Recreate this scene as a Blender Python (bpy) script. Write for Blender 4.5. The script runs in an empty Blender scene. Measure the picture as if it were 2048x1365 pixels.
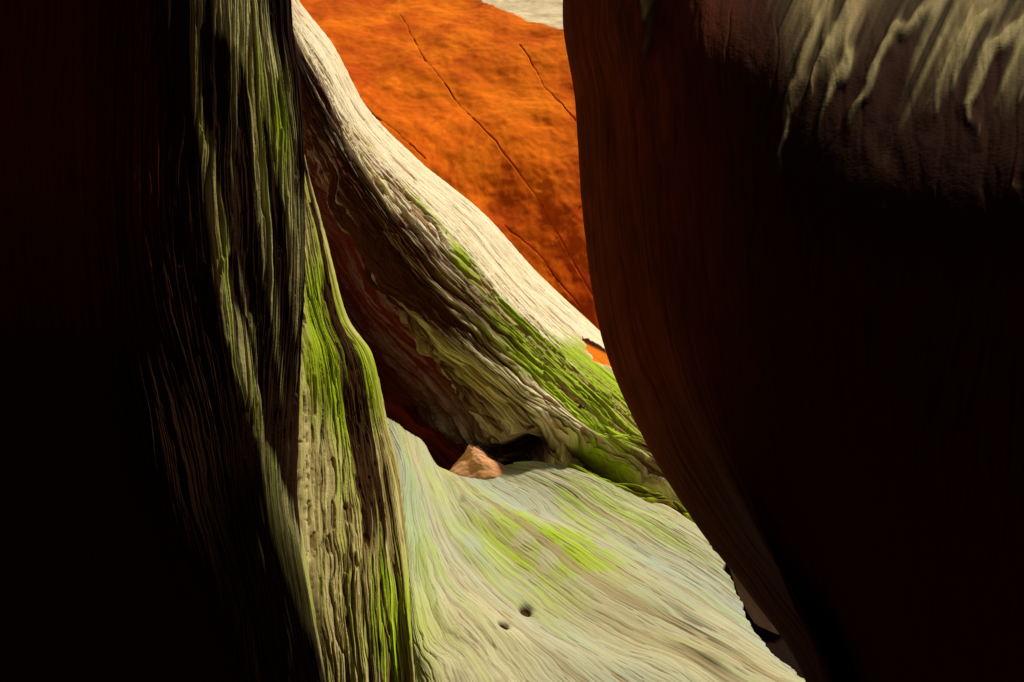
import bpy, math, numpy as np, bmesh
from mathutils import Vector
K=36/35/2048; H=1.9
sc=bpy.context.scene
SUN=np.array([.42,.30,.85]); SUN/=np.linalg.norm(SUN)

# ---------- noise ----------
def vnoise(x,y,seed=0):
    rng=np.random.RandomState(seed); T=rng.rand(256,256)
    xi=np.floor(x).astype(int); yi=np.floor(y).astype(int)
    fx=x-xi; fy=y-yi
    fx=fx*fx*fx*(fx*(fx*6-15)+10); fy=fy*fy*fy*(fy*(fy*6-15)+10)
    a=T[xi&255,yi&255]; b=T[(xi+1)&255,yi&255]; c=T[xi&255,(yi+1)&255]; d=T[(xi+1)&255,(yi+1)&255]
    return (a*(1-fx)+b*fx)*(1-fy)+(c*(1-fx)+d*fx)*fy
def fbm(x,y,seed=0,o=4):
    r=0;a=.5;n=0
    for i in range(o):
        r=r+a*vnoise(x*2**i+i*17.3,y*2**i+i*9.1,seed+i); n+=a; a*=.5
    return r/n
def sstep(a,b,x):
    t=np.clip((x-a)/(b-a),0,1); return t*t*(3-2*t)
def spl(P,t):
    P=np.asarray(P,float); m=len(P)
    if np.isscalar(t): t=np.linspace(0,m-1,t)
    i=np.clip(t.astype(int),0,m-2); f=(t-i).reshape((-1,)+(1,)*(P.ndim-1))
    Q=np.concatenate([[2*P[0]-P[1]],P,[2*P[-1]-P[-2]]])
    a,b,c,d=Q[i],Q[i+1],Q[i+2],Q[i+3]
    return .5*((2*b)+(c-a)*f+(2*a-5*b+4*c-d)*f*f+(3*b-a-3*c+d)*f**3)
def pdist(X,Y,poly):
    best=np.full(X.shape,1e9)
    for (x0,y0),(x1,y1) in zip(poly[:-1],poly[1:]):
        dx,dy=x1-x0,y1-y0; t=np.clip(((X-x0)*dx+(Y-y0)*dy)/(dx*dx+dy*dy),0,1)
        best=np.minimum(best,np.hypot(X-x0-t*dx,Y-y0-t*dy))
    return best
def band(X,Y,pts):
    a=np.array(pts,float); cx=np.interp(Y,a[:,1],a[:,0]); w=np.interp(Y,a[:,1],a[:,2]); s=np.interp(Y,a[:,1],a[:,3])
    return s*np.exp(-((X-cx)/w)**2)
def blob(X,Y,cx,cy,rx,ry,ang=0):
    a=math.radians(ang); dx=X-cx; dy=Y-cy
    u=(dx*math.cos(a)+dy*math.sin(a))/rx; v=(-dx*math.sin(a)+dy*math.cos(a))/ry
    return np.exp(-(u*u+v*v))

def mesh_grid(name,P,uv,attrs,mat):
    nv,nu=P.shape[:2]
    idx=np.arange(nv*nu).reshape(nv,nu)
    F=np.stack([idx[:-1,:-1],idx[:-1,1:],idx[1:,1:],idx[1:,:-1]],-1).reshape(-1,4)
    me=bpy.data.meshes.new(name)
    me.vertices.add(nv*nu); me.vertices.foreach_set('co',P.reshape(-1).astype(np.float32))
    me.loops.add(F.size); me.loops.foreach_set('vertex_index',F.reshape(-1).astype(np.int32))
    me.polygons.add(len(F)); me.polygons.foreach_set('loop_start',np.arange(0,F.size,4,dtype=np.int32))
    me.polygons.foreach_set('use_smooth',np.ones(len(F),bool))
    me.update(calc_edges=True)
    ul=me.uv_layers.new(name='UVMap'); ul.data.foreach_set('uv',uv.reshape(-1,2)[F.reshape(-1)].reshape(-1).astype(np.float32))
    for k,v in attrs.items():
        at=me.attributes.new(k,'FLOAT','POINT'); at.data.foreach_set('value',np.asarray(v,float).reshape(-1).astype(np.float32))
    me.materials.append(mat); me.validate()
    ob=bpy.data.objects.new(name,me); sc.collection.objects.link(ob); return ob

def patch(name,rows,nu,nv,mat,fn,warp=(.10,.015),vw=None,grain=.004,rot=0):
    m=len(rows)
    R=np.array([spl(r,nu) for r in rows])
    vw=np.ones(m-1) if vw is None else np.array(vw,float)
    cum=np.concatenate([[0],vw.cumsum()]); cum/=cum[-1]
    tv=np.interp(np.linspace(0,1,nv),cum,np.arange(m))
    k=np.ones(9)/9; tv2=np.convolve(np.pad(tv,4,mode='edge'),k,'valid'); tv2[0]=0; tv2[-1]=m-1; tv=np.maximum.accumulate(tv2)
    G=spl(R,tv); vv=tv[:,None]*np.ones((1,nu))
    X,Y,D=G[...,0],G[...,1],G[...,2]
    P=np.stack([(X-1024)*K*D,D,(682.5-Y)*K*D+H],-1)
    du=np.gradient(P,axis=1); dv=np.gradient(P,axis=0)
    N=np.cross(du,dv); N/=np.linalg.norm(N,axis=-1,keepdims=True)+1e-9
    V=np.array([0,0,H])-P; V/=np.linalg.norm(V,axis=-1,keepdims=True)
    vis=(X>0)&(X<2048)&(Y>0)&(Y<1365)
    if (N*V).sum(-1)[vis].sum()<0: N=-N
    ls=np.linalg.norm(du,axis=-1).mean(0).cumsum(); lt=np.linalg.norm(dv,axis=-1).mean(1).cumsum()
    S=ls[None,:]*np.ones((nv,1)); T=lt[:,None]*np.ones((1,nu))
    W=T+warp[0]*(fbm(S*.8,T*1.5,50,2)-.5)*2+warp[1]*(fbm(S*4,T*7,60,3)-.5)*2
    h,attrs=fn(X,Y,S,T,W,vv)
    h=h+grain*(fbm(S*22,W*55,70,3)-.5)*2
    P=P+N*h[...,None]
    c,s=math.cos(rot),math.sin(rot)
    return mesh_grid(name,P,np.stack([S*c+W*s,-S*s+W*c],-1),attrs,mat)

def layers(S,W,F,seed,wa=1.5,sl=.9):
    r=np.random.RandomState(seed).rand(512)
    L=W*F+wa*2*(fbm(S*sl,W*F*.10,seed,3)-.5)+.6*(fbm(S*sl*8,W*F*.5,seed+9,3)-.5)*2
    i=np.floor(L).astype(int); f=L-i
    a=r[i&511]; b=r[(i+1)&511]
    e=sstep(.80,1.,f)
    h=a*(1-e)+b*e
    j=np.where(f>.5,i+1,i); al=sstep(.35,.6,vnoise(S*sl*3.5+r[j&511]*90,j*.731,seed+5))
    g=np.exp(-(np.minimum(f,1-f)/.11)**2)*al
    return h,g
def rocklayers(S,W,F,seed,wa=1.5,sl=.9):
    h1,g1=layers(S,W,F*.33,seed,wa*.7,sl*.8); h2,g2=layers(S,W,F,seed+20,wa,sl); h3,g3=layers(S,W,F*2.3,seed+40,wa*1.5,sl*1.3)
    h=.42*h1+.34*h2+.24*h3; g=np.clip(g1*.8+g2*.8+g3*.5,0,1)
    return h-.5-.45*g, h, g
def chips(S,W,fs,fw,seed,lo=.66):
    return sstep(lo,lo+.07,vnoise(S*fs+.6*vnoise(S*9,W*60,seed+1),W*fw,seed))

# ---------- materials ----------
def nd(nt,t,**k):
    n=nt.nodes.new(t)
    for a,b in k.items(): setattr(n,a,b)
    return n
def rock(name,dark,pale,pale2,moss=(.43,.60,.012),su=2.5,sv=45,lo=.35,hi=.6,bump=.45,rough=.9,tint=(.35,.12,.03),hmix=.6,varn_shade=(.02,.008,.005),groove=.85,over=(),cool=None,bigs=1.,spec=.02,mw=(.24,.62),finec=.6,grs=.4):
    m=bpy.data.materials.new(name); m.use_nodes=True; nt=m.node_tree; L=nt.links
    b=nt.nodes['Principled BSDF']; b.inputs['Roughness'].default_value=rough
    b.inputs['Specular IOR Level'].default_value=spec
    uv=nd(nt,'ShaderNodeUVMap',uv_map='UVMap')
    def stretch(a,c,det=4,r=.6,off=0):
        mp=nd(nt,'ShaderNodeMapping'); mp.inputs['Scale'].default_value=(a,c,1); mp.inputs['Location'].default_value=(off,off*.7,0)
        L.new(uv.outputs[0],mp.inputs[0]); n=nd(nt,'ShaderNodeTexNoise'); n.inputs['Scale'].default_value=1
        n.inputs['Detail'].default_value=det; n.inputs['Roughness'].default_value=r
        L.new(mp.outputs[0],n.inputs['Vector']); return n.outputs['Fac']
    def attr(a): return nd(nt,'ShaderNodeAttribute',attribute_name=a).outputs['Fac']
    def ramp(s,p0,p1,c0=(0,0,0,1),c1=(1,1,1,1)):
        r=nd(nt,'ShaderNodeValToRGB'); r.color_ramp.elements[0].position=p0; r.color_ramp.elements[1].position=p1
        r.color_ramp.elements[0].color=c0; r.color_ramp.elements[1].color=c1; L.new(s,r.inputs[0]); return r.outputs[0]
    def math_(op,a,c):
        n=nd(nt,'ShaderNodeMath',operation=op)
        for i,s in enumerate((a,c)):
            if isinstance(s,(int,float)): n.inputs[i].default_value=s
            else: L.new(s,n.inputs[i])
        return n.outputs[0]
    def mix(f,a,c,mode='MIX'):
        n=nd(nt,'ShaderNodeMix',data_type='RGBA',blend_type=mode)
        for i,s in ((0,f),(6,a),(7,c)):
            if isinstance(s,(int,float)): n.inputs[i].default_value=s
            elif isinstance(s,tuple): n.inputs[i].default_value=(*s,1)
            else: L.new(s,n.inputs[i])
        return n.outputs[2]
    st=stretch(su,sv); st2=stretch(su*.5,sv*.25,4,.6,3.1); big=stretch(1.3*bigs,2.5*bigs,4,.55,9.); fine=stretch(su*4,sv*3.5,3,.6,5.)
    hgt=attr('height')
    f=math_('ADD',math_('MULTIPLY',st,1-hmix),math_('MULTIPLY',hgt,hmix))
    f=ramp(f,lo,hi)
    base=mix(ramp(st2,.35,.65),pale,pale2)
    base=mix(math_('MULTIPLY',ramp(big,.5,.75),.6),base,tint)
    if cool: base=mix(math_('MULTIPLY',ramp(stretch(.9,1.8,3,.5,20.),.43,.66),.75),base,cool)
    mo=attr('moss')
    mm=ramp(math_('ADD',math_('MULTIPLY',mo,.8),math_('ADD',math_('MULTIPLY',math_('SUBTRACT',st2,.5),1.3),math_('MULTIPLY',math_('SUBTRACT',big,.5),1.4))),mw[0],mw[1])
    base=mix(math_('MULTIPLY',mm,.95),base,mix(ramp(st,.32,.58),(moss[0]*.55,moss[1]*.48,moss[2]),moss))
    col=mix(f,dark,base)
    vn=attr('varnish_shade')  # one mask for rock varnish and for shade painted into the colour
    vv=ramp(math_('ADD',vn,math_('MULTIPLY',math_('SUBTRACT',st,.5),.9)),.25,.75)
    col=mix(vv,col,varn_shade)
    col=mix(math_('MULTIPLY',attr('groove'),groove),col,varn_shade)
    sp=ramp(fine,.25,.6,(finec,finec,finec,1),(1,1,1,1))
    for an,oc in over:
        col=mix(attr(an),col,mix(ramp(st,.3,.7),tuple(c*.7 for c in oc),oc))
    col=mix(1.0,col,sp,'MULTIPLY')
    L.new(col,b.inputs['Base Color'])
    tc=nd(nt,'ShaderNodeTexCoord'); gr=nd(nt,'ShaderNodeTexNoise'); gr.inputs['Scale'].default_value=120; gr.inputs['Detail'].default_value=3
    L.new(tc.outputs['Object'],gr.inputs['Vector'])
    hh=math_('ADD',math_('MULTIPLY',st,1.0),math_('MULTIPLY',fine,.4)); hh=math_('ADD',hh,math_('MULTIPLY',gr.outputs['Fac'],grs))
    bp=nd(nt,'ShaderNodeBump'); bp.inputs['Strength'].default_value=bump; bp.inputs['Distance'].default_value=.02
    L.new(hh,bp.inputs['Height']); L.new(bp.outputs[0],b.inputs['Normal'])
    return m

M_left=rock('striped_sandstone',(.24,.17,.05),(.70,.62,.27),(.54,.53,.19),su=1.3,sv=90,lo=.3,hi=.5,hmix=.5,tint=(.46,.32,.09),varn_shade=(.026,.010,.0035),over=[('red',(.15,.024,.005))],bump=.22)
M_rib=rock('mossy_sandstone',(.22,.15,.045),(.62,.52,.22),(.50,.44,.14),su=1.6,sv=70,lo=.3,hi=.5,tint=(.5,.32,.12),varn_shade=(.045,.018,.006),bump=.22)
M_ridge=rock('cream_sandstone',(.50,.33,.16),(.96,.84,.57),(.87,.72,.42),su=2.4,sv=65,lo=.28,hi=.44,tint=(.80,.55,.29),varn_shade=(.10,.030,.011),groove=.85,over=[('red',(.22,.030,.008)),('notch',(.90,.22,.008)),('slit',(.05,.012,.004))],bump=.28)
M_slab=rock('polished_sandstone',(.36,.28,.14),(.54,.48,.27),(.46,.43,.23),su=.7,sv=85,lo=.25,hi=.47,tint=(.52,.36,.18),bump=.06,varn_shade=(.06,.030,.013),groove=.40,cool=(.38,.45,.37),mw=(.12,.95),finec=.75,over=[('crevice_shade',(.012,.005,.003))])
M_right=rock('shade_dark_sandstone',(.065,.042,.013),(.58,.45,.19),(.46,.35,.14),su=1.5,sv=25,lo=.15,hi=.6,varn_shade=(.050,.015,.005),over=[('red',(.36,.068,.015))],bump=.12,hmix=.85)
M_hollow=rock('red_sandstone',(.20,.022,.006),(.34,.045,.010),(.28,.036,.008),su=1.5,sv=20,tint=(.22,.03,.008),varn_shade=(.06,.01,.004))
M_orange=rock('orange_sandstone',(.50,.060,.003),(.95,.215,.005),(.86,.155,.004),su=2.6,sv=3.6,lo=.2,hi=.6,tint=(.60,.078,.003),bump=.08,hmix=.6,varn_shade=(.16,.018,.003),over=[('rim',(1.,.80,.46))],bigs=.8,finec=.82,grs=.3)

# ---------- left wall ----------
py=[-900,-350,0,200,400,600,800,1000,1200,1400,1750]
def R(px,d,pys=py):
    return [(a,b,c) for a,b,c in zip(px,pys,d if hasattr(d,'__len__') else [d]*len(px))]
sl=np.array([540,560,576,596,602,603,598,594,620,655,690.])
sd=np.array([2.6,2.75,2.85,2.9,2.9,2.9,2.88,2.8,2.7,2.6,2.5])
lit=np.array([290,300,310,310,310,320,340,370,430,470,520.])
rows=[R([-1600]*11,.9),R([-900]*11,1.3),R([-350]*11,1.85),R(list(lit*.0-50),2.15),
      R(list((lit-140)),2.27),R(list(lit*1.),list(sd-.56)),R(list(lit*.62+sl*.38),list(sd-.46)),
      R(list(lit*.3+sl*.7),list(sd-.28)),R(list(sl-8),list(sd-.07)),R(list(sl*1.),list(sd+.05)),R(list(sl-35),list(sd+.35)),R(list(sl-300.),list(sd+.9)),R(list(sl-900.),list(sd+1.2))]
def f_left(X,Y,S,T,W,vv):
    Xw=X+18*(fbm(S*1.2,T*3,4,3)-.5)*2
    b=[[(455,-60,56,1.2),(480,60,54,1.2),(520,150,44,1.2),(550,260,32,1.1),(575,420,22,.8),(590,700,12,.4),(594,900,12,.2)],
       [(385,-60,16,.8),(392,200,16,.9),(415,400,20,.95),(440,560,20,.9),(480,740,24,.95),(520,880,20,.75),(560,1050,28,1.),(600,1180,30,1.),(630,1330,20,.5)],
       [(495,180,18,.7),(520,400,24,.75),(535,560,20,.65),(555,720,16,.5),(570,900,12,.3)],
       [(285,600,20,.0),(315,880,26,.36),(360,1050,18,.36),(385,1120,12,0)],
       [(325,-60,22,.5),(335,250,18,.42),(345,500,14,.26),(345,700,12,0)],
       [(400,600,14,0),(430,830,18,.44),(470,980,12,.1)],
       [(230,-60,40,.28),(230,300,30,.14),(240,600,20,0)],
       [(455,330,12,.55),(465,500,12,.35),(490,640,12,.55),(515,760,12,.3)]]
    lit_bands=0
    for q in b: lit_bands=np.maximum(lit_bands,band(Xw,Y,q))
    hh,h,g=rocklayers(S,W,68,11,2.2,.5)
    fold=fbm(S*.45,W*7,21,3)-.5
    ch=chips(S,W,6,45,25,.73)
    m=.3+.7*sstep(3.5,5,vv)
    h_=(hh*.022+fold*.030-ch*.007)*m*(1-.5*sstep(8.8,9.5,vv))+lit_bands*.008
    varn_shade=1.05-1.*sstep(.10,.95,lit_bands+.4*(h-.5)+.35*(fbm(S*1.2,W*22,15,3)-.5))  # shade painted dark across the wall, lit streaks left pale
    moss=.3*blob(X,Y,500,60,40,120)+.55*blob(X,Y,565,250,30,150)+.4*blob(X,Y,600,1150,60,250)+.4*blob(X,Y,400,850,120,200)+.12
    red=.9*sstep(420,250,X)*sstep(800,200,Y)*(1-np.clip(lit_bands*2,0,1))  # reddish glow painted into the upper left colour
    return h_,dict(height=h-.3*ch,moss=moss,varnish_shade=varn_shade,groove=g,red=red)
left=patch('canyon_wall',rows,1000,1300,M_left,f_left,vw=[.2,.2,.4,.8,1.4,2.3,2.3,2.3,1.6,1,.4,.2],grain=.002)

# ---------- green rib ----------
py2=[150,320,480,630,715,850,950,1100,1250,1400,1600]
s2=np.array([560,602,650,690,742,772,795,812,826,840,860.]); d2=np.array([4.5,4.5,4.5,4.4,4.35,4.3,4.15,3.8,3.45,3.15,2.8])
rows=[R(list(s2*.3+330*.7),list(d2*0+3.0),py2),R(list(s2*.45+540*.55-20),list(d2*.4+1.95),py2),R(list(s2*.6+600*.4),list(d2*.6+1.3),py2),
      R(list(s2*.8+640*.2),list(d2*.8+.62),py2),R(list(s2-6),list(d2-.12),py2),R(list(s2),list(d2+.05),py2),R(list(s2-25),list(d2+.5),py2),R(list(s2-250),list(d2+1.),py2)]
def f_rib(X,Y,S,T,W,vv):
    hh,h,g=rocklayers(S,W,54,31,2.6,.7); fold=fbm(S*.9,W*5,41,3)-.5
    fade=1-.6*sstep(1000,1200,Y)*sstep(2.8,3.8,vv); ed=sstep(3.2,4.0,vv)
    ch=chips(S,W,8,40,35,.74)
    h_=(hh*.026+fold*.07-ch*.008)*(1-.6*ed)*fade
    moss=1.1*blob(X,Y,645,680,45,160)+1.0*blob(X,Y,735,760,45,95)+1.3*blob(X,Y,785,1270,42,120)+.35*blob(X,Y,720,1000,50,120)+.17
    varn_shade=sstep(.52,.64,fbm(S*.7,W*12,78,3))*.8*(1-.7*ed)
    varn_shade=np.maximum(varn_shade,blob(X,Y,625,1290,40,150)*.9)
    return h_,dict(height=h-.3*ch,moss=moss,varnish_shade=varn_shade,groove=g*(1-.65*ed))
rib=patch('rock_buttress',rows,900,750,M_rib,f_rib,vw=[.5,1.5,1.5,1.5,1,.6,.3],grain=.002)

# ---------- diagonal ridge (its undercut runs back into the alcove) ----------
cr=np.array([(540,-130,8.0),(590,-10,7.8),(668,95,7.5),(738,222,7.3),(842,328,7.1),(966,430,6.9),(1072,548,6.7),(1168,638,6.6),(1235,695,6.5),(1310,760,6.3),(1390,845,6.1),(1470,930,5.9),(1550,1020,5.7),(1640,1120,5.5)],float)
lw=np.array([(510,60,6.9),(550,150,6.7),(600,260,6.4),(652,370,6.1),(705,480,5.85),(765,590,5.6),(830,672,5.4),(895,745,5.25),(955,806,5.1),(1015,866,5.0),(1080,930,4.92),(1200,985,4.85),(1350,1035,4.8),(1480,1120,4.65)],float)
bf=np.array([1,1,1,1,1,1,1,.95,.85,.70,.52,.40,.34,.34])
tl=lambda a:[tuple(x) for x in a]
def mixr(t,dd=0):
    r=cr*(1-t)+lw*t; r=r.copy(); r[:,2]+=dd*bf; return tl(r)
def off(a,dx,dy,dd):
    r=a.copy(); f=np.array([1]*9+[.7,.4,.2,.2,.2]); r[:,0]+=dx*f; r[:,1]+=dy*f; r[:,2]+=dd; return tl(r)
bk=cr.copy(); bk[:,2]+=.45; bk[:,1]+=40; bk[:,0]-=10
bk2=cr.copy(); bk2[:,2]+=.8; bk2[:,1]+=380; bk2[:,0]-=60
rows=[tl(bk2),tl(bk),mixr(0),mixr(.12,-.42),mixr(.28,-.70),mixr(.5,-.72),mixr(.72,-.48),mixr(.9,-.14),off(lw,0,0,.12),off(lw,-18,12,.46),off(lw,-46,38,.95),off(lw,-100,80,1.4)]
crack=[(1055,862),(1110,882),(1200,925),(1290,952),(1375,1000)]
crackb=[(1090,915),(1150,925),(1210,950),(1270,985),(1390,1030)]
def f_ridge(X,Y,S,T,W,vv):
    Wb=W+.10*np.sin(S*2.3+W*1.5)*sstep(5.5,8,vv)
    hh,h,g=rocklayers(S,Wb,36,51,3.4,.8); fold=fbm(S*.7,W*4,61,3)-.5
    m=sstep(3.4,5.4,vv); fr=1-.5*sstep(1150,1300,X)
    ch=chips(S,W,6,34,65,.70)
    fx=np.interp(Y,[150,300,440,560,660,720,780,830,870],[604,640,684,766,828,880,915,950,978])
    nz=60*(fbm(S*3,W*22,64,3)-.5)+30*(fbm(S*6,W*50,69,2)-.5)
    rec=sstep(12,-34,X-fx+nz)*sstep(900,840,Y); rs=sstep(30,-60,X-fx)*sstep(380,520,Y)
    h_=(hh*(.012+.048*m*fr)+sstep(5.5,7,vv)*(fbm(S*3.0,W*4,63,3)-.5)*.18*fr-ch*(.005+.016*m))*(1-.55*rs)+fold*(.03+.13*m*fr)*(1-.3*sstep(7,8,vv))
    Yc=Y+16*(fbm(S*3.5,T*0,66,4)-.5)*2
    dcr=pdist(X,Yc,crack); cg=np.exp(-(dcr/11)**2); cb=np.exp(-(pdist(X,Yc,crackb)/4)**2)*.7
    yl=np.interp(X,[1055,1110,1200,1290,1375],[862,882,925,952,1000])
    lip=np.exp(-((Yc-yl+34)/24)**2)*sstep(1000,1080,X)*sstep(1420,1340,X)
    shelf=np.exp(-((Yc-yl-38)/22)**2)*sstep(1090,1130,X)*sstep(1420,1340,X)
    h_+=lip*.09+shelf*.07; h_-=cg*.20; h_-=cb*.05
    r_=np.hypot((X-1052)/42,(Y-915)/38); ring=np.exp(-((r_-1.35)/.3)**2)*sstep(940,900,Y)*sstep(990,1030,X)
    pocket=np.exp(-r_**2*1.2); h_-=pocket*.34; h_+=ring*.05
    Xh=X+5*(fbm(X/9,Y/9,75,2)-.5)*2
    def poly(pts):
        r=np.ones_like(X)
        for (x0,y0),(x1,y1) in zip(pts,pts[1:]+pts[:1]):
            L_=math.hypot(x1-x0,y1-y0); dd=((x1-x0)*(Y-y0)-(y1-y0)*(Xh-x0))/L_
            r=np.minimum(r,sstep(-1.5,1.5,dd))
        return r
    hole=poly([(1164,672),(1206,694),(1228,736),(1184,722)]); slit=hole*sstep(15,7,(Y-672)-(X-1164)*.52)
    h_=h_*(1-.8*blob(X,Y,1195,700,50,40))
    pn=sstep(.3,.6,fbm(S*2.0,W*14,73,3))
    moss=(1.3*blob(X,Y,1120,742,190,54,38)+1.7*blob(X,Y,1240,840,140,84,35))*(.5+.7*pn)+.6*blob(X,Y,930,530,220,22,52)+1.0*blob(X,Y,1180,950,100,30,25)+.8*blob(X,Y,1320,1005,80,22,30)+.06*m
    sw=vv+1.6*(fbm(S*1.5,W*10,67,3)-.5)
    varn_shade=m*sstep(.42,.60,fbm(S*.9,W*9,79,3))*.7
    varn_shade=np.maximum(varn_shade,.95*sstep(4.6,5.6,sw)*sstep(820,580,Y)*(.55+.45*sstep(.3,.5,fbm(S*1.2,W*26,68,3))))
    varn_shade=varn_shade*(1-.8*sstep(1000,1100,X))
    varn_shade=np.maximum(varn_shade,np.maximum(cg,cb)); varn_shade=np.maximum(varn_shade,np.clip(pocket*1.4,0,1)); varn_shade=np.maximum(varn_shade,blob(X,Y,1305,925,66,24,33)*(.5+.5*sstep(.4,.5,vnoise(S*2,W*40,72))))  # dark of the hole painted into the pocket, cracks darkened too
    varn_shade=np.maximum(varn_shade,blob(X,Y,940,600,150,38,48)*.7)
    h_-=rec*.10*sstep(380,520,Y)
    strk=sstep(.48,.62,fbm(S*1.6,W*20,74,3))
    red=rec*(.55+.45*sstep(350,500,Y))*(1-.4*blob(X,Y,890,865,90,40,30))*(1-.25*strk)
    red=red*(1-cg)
    return h_,dict(height=h-ch*.35,moss=moss*(1-red)*(1-hole),varnish_shade=varn_shade*(1-red*.5)*(1-hole),groove=g*(.25+.7*m)*(1-.1*red)*(1-hole),red=red,notch=hole,slit=slit)
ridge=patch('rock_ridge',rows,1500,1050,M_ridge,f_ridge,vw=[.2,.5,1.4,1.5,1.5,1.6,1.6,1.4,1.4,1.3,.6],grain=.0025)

# ---------- hollow ----------
mid=cr*.5+lw*.5; mid[:,2]+=1.1
low=np.array([(470,200,7.5),(490,300,7.3),(510,420,7.1),(540,560,6.9),(580,680,6.7),(630,780,6.5),(700,860,6.2),(770,920,6.),(840,970,5.7),(900,1000,5.5),(970,1010,5.3),(1070,1030,5.2),(1200,1060,5.2),(1300,1130,5.1)],float)
m2=mid*.5+low*.5; m2[:,2]+=.4
rows=[tl(r) for r in (mid,mid*.7+low*.3+np.array([0,0,.3]),m2,mid*.25+low*.75+np.array([0,0,.1]),low-np.array([0,0,.15]))]
def f_hol(X,Y,S,T,W,vv):
    hh,h,g=rocklayers(S,W,12,81,2.5,.5)
    return hh*.10+(fbm(S*1.5,T*1.5,83)-.5)*.25,dict(height=h,moss=X*0-1,varnish_shade=X*0+.2,groove=g*.7)
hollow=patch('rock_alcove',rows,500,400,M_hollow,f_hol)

# ---------- slab ----------
rows=[
[(700,800,5.2),(735,950,4.5),(760,1080,4.1),(775,1200,3.75),(785,1330,3.4),(790,1560,3.0)],
[(765,835,4.95),(795,950,4.3),(808,1080,3.82),(822,1200,3.45),(845,1320,3.14),(900,1520,2.8)],
[(800,862,4.92),(838,970,4.42),(868,1080,4.02),(925,1190,3.7),(1030,1290,3.38),(1250,1470,2.93)],
[(850,902,4.95),(905,990,4.52),(970,1075,4.17),(1070,1160,3.84),(1210,1250,3.52),(1450,1410,3.08)],
[(915,932,5.0),(1000,990,4.66),(1110,1050,4.34),(1230,1115,4.04),(1370,1205,3.70),(1620,1390,3.2)],
[(1000,945,5.02),(1100,975,4.82),(1220,1020,4.54),(1340,1080,4.24),(1460,1160,3.94),(1720,1350,3.4)],
[(1070,948,5.05),(1180,972,4.92),(1290,1008,4.74),(1390,1055,4.48),(1500,1135,4.15),(1800,1320,3.6)],
[(1085,950,5.2),(1200,972,5.1),(1320,1000,4.97),(1430,1045,4.77),(1550,1120,4.4),(1850,1290,3.9)],
[(1090,1000,5.8),(1250,1020,5.7),(1450,1050,5.5),(1600,1090,5.3),(1750,1150,5.0),(2000,1300,4.6)]]
def f_slab(X,Y,S,T,W,vv):
    hh,h,g=rocklayers(S,W,60,91,2.2,.8); fold=fbm(S*.9,T*1.8,93,3)-.5
    edge=sstep(4.3,5.6,vv); le=sstep(2.4,1.1,vv)
    h_=hh*(.0035+.007*edge+.013*le)+fold*.20+(fbm(S*1.2,W*8,98,2)-.5)*.006
    pit=sstep(.76,.86,vnoise(S*9,W*110,95)); h_-=pit*.002
    p2=0
    for (x,y,r,a_) in ((1050,1208,13,1.3),(1005,1262,11,1.5),(925,995,14,.5)):
        p2=p2+a_*blob(X,Y,x,y,r,r*.8,30)
    p2=np.clip(p2,0,1); h_-=p2*.026
    pn=fbm(X/55,Y/40,99,4)
    moss=.8*blob(X,Y,1090,1080,170,85,15)*sstep(.25,.65,pn)*1.3+.55*blob(X,Y,840,1180,45,230)+.4*blob(X,Y,1280,1050,130,35,20)+.10
    varn_shade=sstep(.62,.80,fbm(S*1.2,W*14,96,3))*.15+.6*blob(X,Y,1400,1300,150,60,50)*sstep(.42,.62,vnoise(S*4,W*55,97))+.9*p2+.35*le*sstep(.45,.6,fbm(S,W*30,92,2))
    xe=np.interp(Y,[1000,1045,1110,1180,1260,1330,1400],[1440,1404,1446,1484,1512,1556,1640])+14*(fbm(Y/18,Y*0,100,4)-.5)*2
    cv=sstep(-2,22,X-xe)*sstep(1030,1080,Y); h_-=cv*.45  # drop at the slab edge, its shade painted near black
    return h_,dict(height=h-pit*.2,moss=moss-cv*2,varnish_shade=np.clip(varn_shade,0,1.3),groove=np.clip(g*(.32+.35*edge+.5*le)+cv,0,1),crevice_shade=sstep(0,.12,cv))
slab=patch('rock_slab',rows,1000,1100,M_slab,f_slab,vw=[.6,1,1,1,1,1,.7,.4],grain=.0006)

# ---------- orange back wall ----------
rows=[]
for px0,dd in ((300,-1.),(600,-.3),(800,.1),(1000,.2),(1200,0),(1500,-.4),(2000,-1.)):
    rows.append([(px0-(150 if i==0 else 0),y,d+dd) for i,(y,d) in enumerate(((-560,25.5),(-280,19.6),(-80,14.8),(60,12.2),(300,10.2),(600,8.9),(900,8.2),(1300,7.8)))])
ck=[[(800,30),(850,120),(930,220),(990,290),(1080,400),(1130,500),(1190,600)],[(1040,90),(1090,170),(1150,240)],[(1160,420),(1130,460),(1105,485)],[(700,180),(760,240),(850,330)],[(1010,440),(1070,500),(1180,640)]]
def f_or(X,Y,S,T,W,vv):
    n=fbm(S*.9,T*.9,101,5); h=(n-.5)*.22+(fbm(S*5,T*5,102,4)-.5)*.012
    g=0; Xw=X+6*(fbm(S*2.2,T*2.2,105,5)-.5)*2; br=.4+.6*sstep(.38,.6,fbm(S*3,T*3,106,3))
    for c in ck: g=g+np.exp(-(pdist(Xw,Y,c)/1.4)**2)*br
    h-=g*.014
    h+=sstep(-30,40,(Xw-872)*.80-(Y-120)*.60)*.03
    ln=Y-(0+(X-950)*.36)+16*(fbm(S*3,T*3,107)-.5)
    rim=sstep(4,-4,ln); h=h-np.clip(-ln,0,60)*.014
    mott=fbm(S*1.6+W*1.2,T*1.6,109,5)+.3*(fbm(S*.5,T*2.2,110,5)-.5)
    return h,dict(height=mott*1.05+.0-.30*sstep(200,620,Y),moss=X*0-1,varnish_shade=np.clip(g*.75,0,1)*(1-rim),rim=rim,groove=X*0)
orange=patch('canyon_backwall',rows,1500,900,M_orange,f_or,warp=(.8,.1),rot=-.7,vw=[.3,1.5,1.6,1.6,.8,.3],grain=0)

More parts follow.
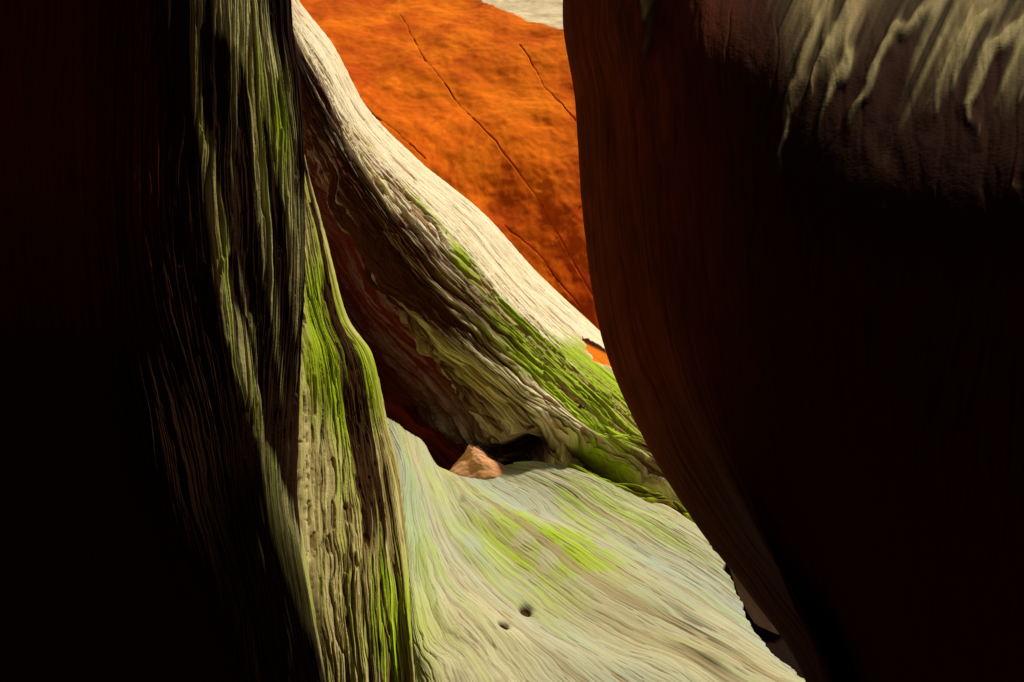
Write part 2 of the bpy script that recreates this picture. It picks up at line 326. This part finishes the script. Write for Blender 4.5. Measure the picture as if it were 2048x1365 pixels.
# ---------- right wall ----------
py3=[-800,-400,-10,210,450,680,880,1050,1190,1350,1700]
s3=np.array([1400,1210,1126,1150,1164,1202,1284,1384,1490,1600,1740.]); d3=np.array([3.3,3.15,3.05,3.0,3.0,2.95,2.9,2.8,2.75,2.65,2.5])
top=np.array([2.4,1.25,.48,.17,0,0,0,0,0,0,0])
rows=[R(s3+900,d3+.5,py3),R(s3+250,d3+.35,py3),R(s3+40,d3+.2,py3),R(s3,d3,py3),R(s3+30,d3-.16,py3),R(s3+110,d3-.42,py3),R(s3*.7+.3*1500+90,d3-.62,py3),
      R(s3*.35+.65*1600+60,2.15+top*.6,py3),R(s3*.2+.8*1850,1.95+top,py3),R(s3*0+2100,1.75+top,py3),R(s3*0+2600,1.5+top*.9,py3),R(s3*0+3400,1.1+top*.7,py3),R(s3*0+5200,.8+top*.5,py3)]
def f_right(X,Y,S,T,W,vv):
    hh,h,g=rocklayers(S,W,10,111,1.5,.5); fold=fbm(S*.9,W*3,113,3)-.5
    q=(X*.90+Y*.42)/1000; p=(-X*.42+Y*.90)/1000
    Xw=X+44*(fbm(X/90,Y/160,114,3)-.5)*2+8*(fbm(q*40,p*6,124,2)-.5)*2; Yw=Y+260*(fbm(q*18,p*1.5,115,3)-.5)*2
    sb=[[(1700,-200,26,1.),(1640,0,24,1.),(1600,100,20,1.),(1572,200,15,.9),(1555,290,11,.7),(1545,400,8,0)],
        [(1672,0,14,.7),(1640,90,12,.7),(1612,170,9,.5),(1600,260,7,0)],
        [(1800,-200,26,1),(1735,0,24,.9),(1685,120,19,1.),(1650,200,14,.8),(1632,310,10,0)],
        [(1960,-200,30,1),(1865,10,22,.9),(1800,70,20,1.),(1750,140,16,.9),(1722,215,12,.7),(1712,300,8,0)],
        [(2060,-200,30,1),(1950,0,26,1.),(1905,110,20,1.),(1878,180,14,.7),(1860,270,10,0)],
        [(1990,0,14,.6),(1950,90,12,.7),(1915,190,9,.4),(1905,240,7,0)],
        [(2180,-200,34,1),(2060,30,26,1.),(1990,140,20,1.),(1945,220,14,.7),(1928,310,8,0)],
        [(2300,-200,50,1),(2160,30,34,1.),(2080,160,22,.9),(2040,280,12,0)],
        [(2045,300,10,0),(2040,380,16,.6),(2035,430,9,0)],
        [(1270,-200,26,.9),(1275,0,20,.8),(1285,90,14,.7),(1296,200,9,0)],
        [(1215,-200,20,.5),(1222,0,14,.4),(1240,140,10,0)]]
    lit_streaks=0
    for c in sb: lit_streaks=np.maximum(lit_streaks,band(Xw,Y,c))
    fl=fbm(q*60,p*1.6,120,2)-.5
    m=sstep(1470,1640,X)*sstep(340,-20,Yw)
    h_=hh*.006+fold*.035+lit_streaks*.011+fl*.020*m
    varn_shade=1.05-.98*np.clip(np.maximum(m,lit_streaks*(.9+.8*fl)),0,1)  # wall shade painted dark, sunlit flutes at the top kept pale
    red=sstep(1620,1180,X+80*(fbm(S*1.2,W*3,121,3)-.5))*(1-.8*sstep(650,1100,Y))*(.7+.6*(fbm(X/25,Y/60,123,4)-.3))  # red bounce glow from the orange wall painted into the colour
    hgt=.08+.66*lit_streaks+1.2*fl+.1*(h-.5)  # pale tone follows the painted sunlit streaks
    return h_,dict(height=hgt,moss=X*0-1,varnish_shade=varn_shade,groove=g*.15,red=np.clip(red*(1-np.clip(lit_streaks*1.3,0,1)),0,1))
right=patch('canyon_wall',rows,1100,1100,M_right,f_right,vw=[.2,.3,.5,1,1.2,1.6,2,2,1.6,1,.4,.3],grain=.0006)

# ---------- unseen overhang added behind / above the viewer to block sky light ----------
na,ny=160,140
A=np.radians(np.linspace(-25,205,na))[None,:]*np.ones((ny,1)); Yy=np.linspace(0,1,ny)[:,None]*np.ones((1,na))
yy=-5+6.3*Yy; rad=2.9*np.sqrt(np.clip(1-((-1.5-yy)/3.5).clip(0)**2,0.0001,1)); n=fbm(A*3+5,yy*1.2,131,5)
rad=rad*(1-.15*(n-.5)*2); P=np.stack([rad*np.cos(A),yy,1.2+rad*np.sin(A)],-1)
z=np.zeros_like(n)
over=mesh_grid('light_block_overhang',P,np.stack([A*2,yy],-1),dict(height=n,moss=z-1,varnish_shade=z+.95,groove=z,red=z),M_right)

# ---------- sandstone chunk in the hollow ----------
def stone(px,pyy,d,sx,sy,sz,seed,mat):
    bm=bmesh.new(); bmesh.ops.create_icosphere(bm,subdivisions=6,radius=1)
    co=np.array([v.co for v in bm.verts]); n=fbm(co[:,0]*1.4+9,co[:,1]*1.2+co[:,2]*1.2+9,seed,3); n2=fbm(co[:,0]*5+9,co[:,2]*10+co[:,1]*4+9,seed+3,3)
    for v,k,k2 in zip(bm.verts,n,n2):
        z=v.co.z; c=v.co*(.74+.48*k+.05*k2); w=1-.58*max(0,z)
        v.co=Vector((c.x*sx*w-.12*sx*max(0,z),c.y*sy*w,c.z*sz*(1-.25*c.x)))
    me=bpy.data.meshes.new('sandstone_boulder'); bm.to_mesh(me); bm.free()
    for p in me.polygons: p.use_smooth=True
    uvl=me.uv_layers.new(name='UVMap')
    for l in me.loops:
        c=me.vertices[l.vertex_index].co; uvl.data[l.index].uv=(c.x,c.z+c.y*.3)
    for k,val in (('height',.7),('moss',-1),('varnish_shade',0),('groove',0)):
        at=me.attributes.new(k,'FLOAT','POINT'); at.data.foreach_set('value',np.full(len(me.vertices),val,np.float32))
    me.materials.append(mat); ob=bpy.data.objects.new('sandstone_boulder',me)
    ob.location=((px-1024)*K*d,d,(682.5-pyy)*K*d+H); sc.collection.objects.link(ob); return ob
M_st=rock('tan_sandstone',(.50,.21,.08),(.80,.42,.20),(.72,.33,.14),su=8,sv=30,lo=.25,hi=.5,tint=(.6,.24,.09),bump=.18)
bo=stone(960,948,5.0,.18,.13,.15,7,M_st)

# ---------- canyon floor ----------
n=200; gx,gy=np.meshgrid(np.linspace(-60,60,n),np.linspace(-60,60,n))
gx=np.sign(gx)*np.abs(gx/60)**2*400; gy=np.sign(gy)*np.abs(gy/60)**2*400
P=np.stack([gx,gy,fbm(gx*.5+200,gy*.5+200,141,4)*.15-.15],-1)
z=gx*0
M_g=rock('sand',(.2,.09,.04),(.45,.26,.13),(.4,.22,.11),su=2,sv=3,tint=(.4,.2,.1),bump=.15)
gr=mesh_grid('ground',P,np.stack([gx,gy],-1),dict(height=z+.6,moss=z-1,varnish_shade=z,groove=z),M_g)
gr['kind']='structure'

def lab(o,l,c): o['label']=l; o['category']=c
lab(left,'sandstone canyon wall with painted shade and vertical pale green lit streaks','rock wall')
lab(rib,'mossy green sandstone buttress rising from the smooth slab','rock formation')
lab(ridge,'cream sandstone ridge sloping diagonally with green algae bands','rock formation')
lab(hollow,'deep red recessed rock wall beneath the cream ridge','rock wall')
lab(slab,'smooth grooved pale sandstone slab with small pits','rock formation')
lab(orange,'glowing orange sandstone wall with thin diagonal cracks','rock wall')
lab(right,'sandstone wall darkened by painted shade with rough pale sunlit ledge','rock wall')
lab(over,'unseen dark rock arch added to keep sky light off the walls','rock overhang')
lab(bo,'small peaked tan sandstone boulder sitting in the hollow','boulder')
gr['label']='sandy canyon floor'

# ---------- camera, light ----------
cam=bpy.data.cameras.new('camera'); co=bpy.data.objects.new('camera',cam); sc.collection.objects.link(co)
co.location=(0,0,H); co.rotation_euler=(math.radians(90),0,0); cam.lens=35; cam.sensor_width=36; cam.clip_start=.05; cam.clip_end=1500
sc.camera=co
sl_=bpy.data.lights.new('sun','SUN'); so=bpy.data.objects.new('sun',sl_); sc.collection.objects.link(so)
sl_.energy=5; sl_.angle=math.radians(5); sl_.color=(1,.94,.82)
so.rotation_euler=Vector(-SUN).to_track_quat('-Z','Y').to_euler(); so.location=(3,3,20)
w=bpy.data.worlds.new('World'); sc.world=w; w.use_nodes=True; nt=w.node_tree
sk=nt.nodes.new('ShaderNodeTexSky'); sk.sky_type='NISHITA'; sk.sun_disc=False
sk.sun_elevation=math.asin(SUN[2]); sk.sun_rotation=math.atan2(SUN[0],SUN[1])
nt.links.new(sk.outputs[0],nt.nodes['Background'].inputs[0]); nt.nodes['Background'].inputs[1].default_value=.05
sc.view_settings.view_transform='Standard'; sc.view_settings.look='None'; sc.view_settings.exposure=0
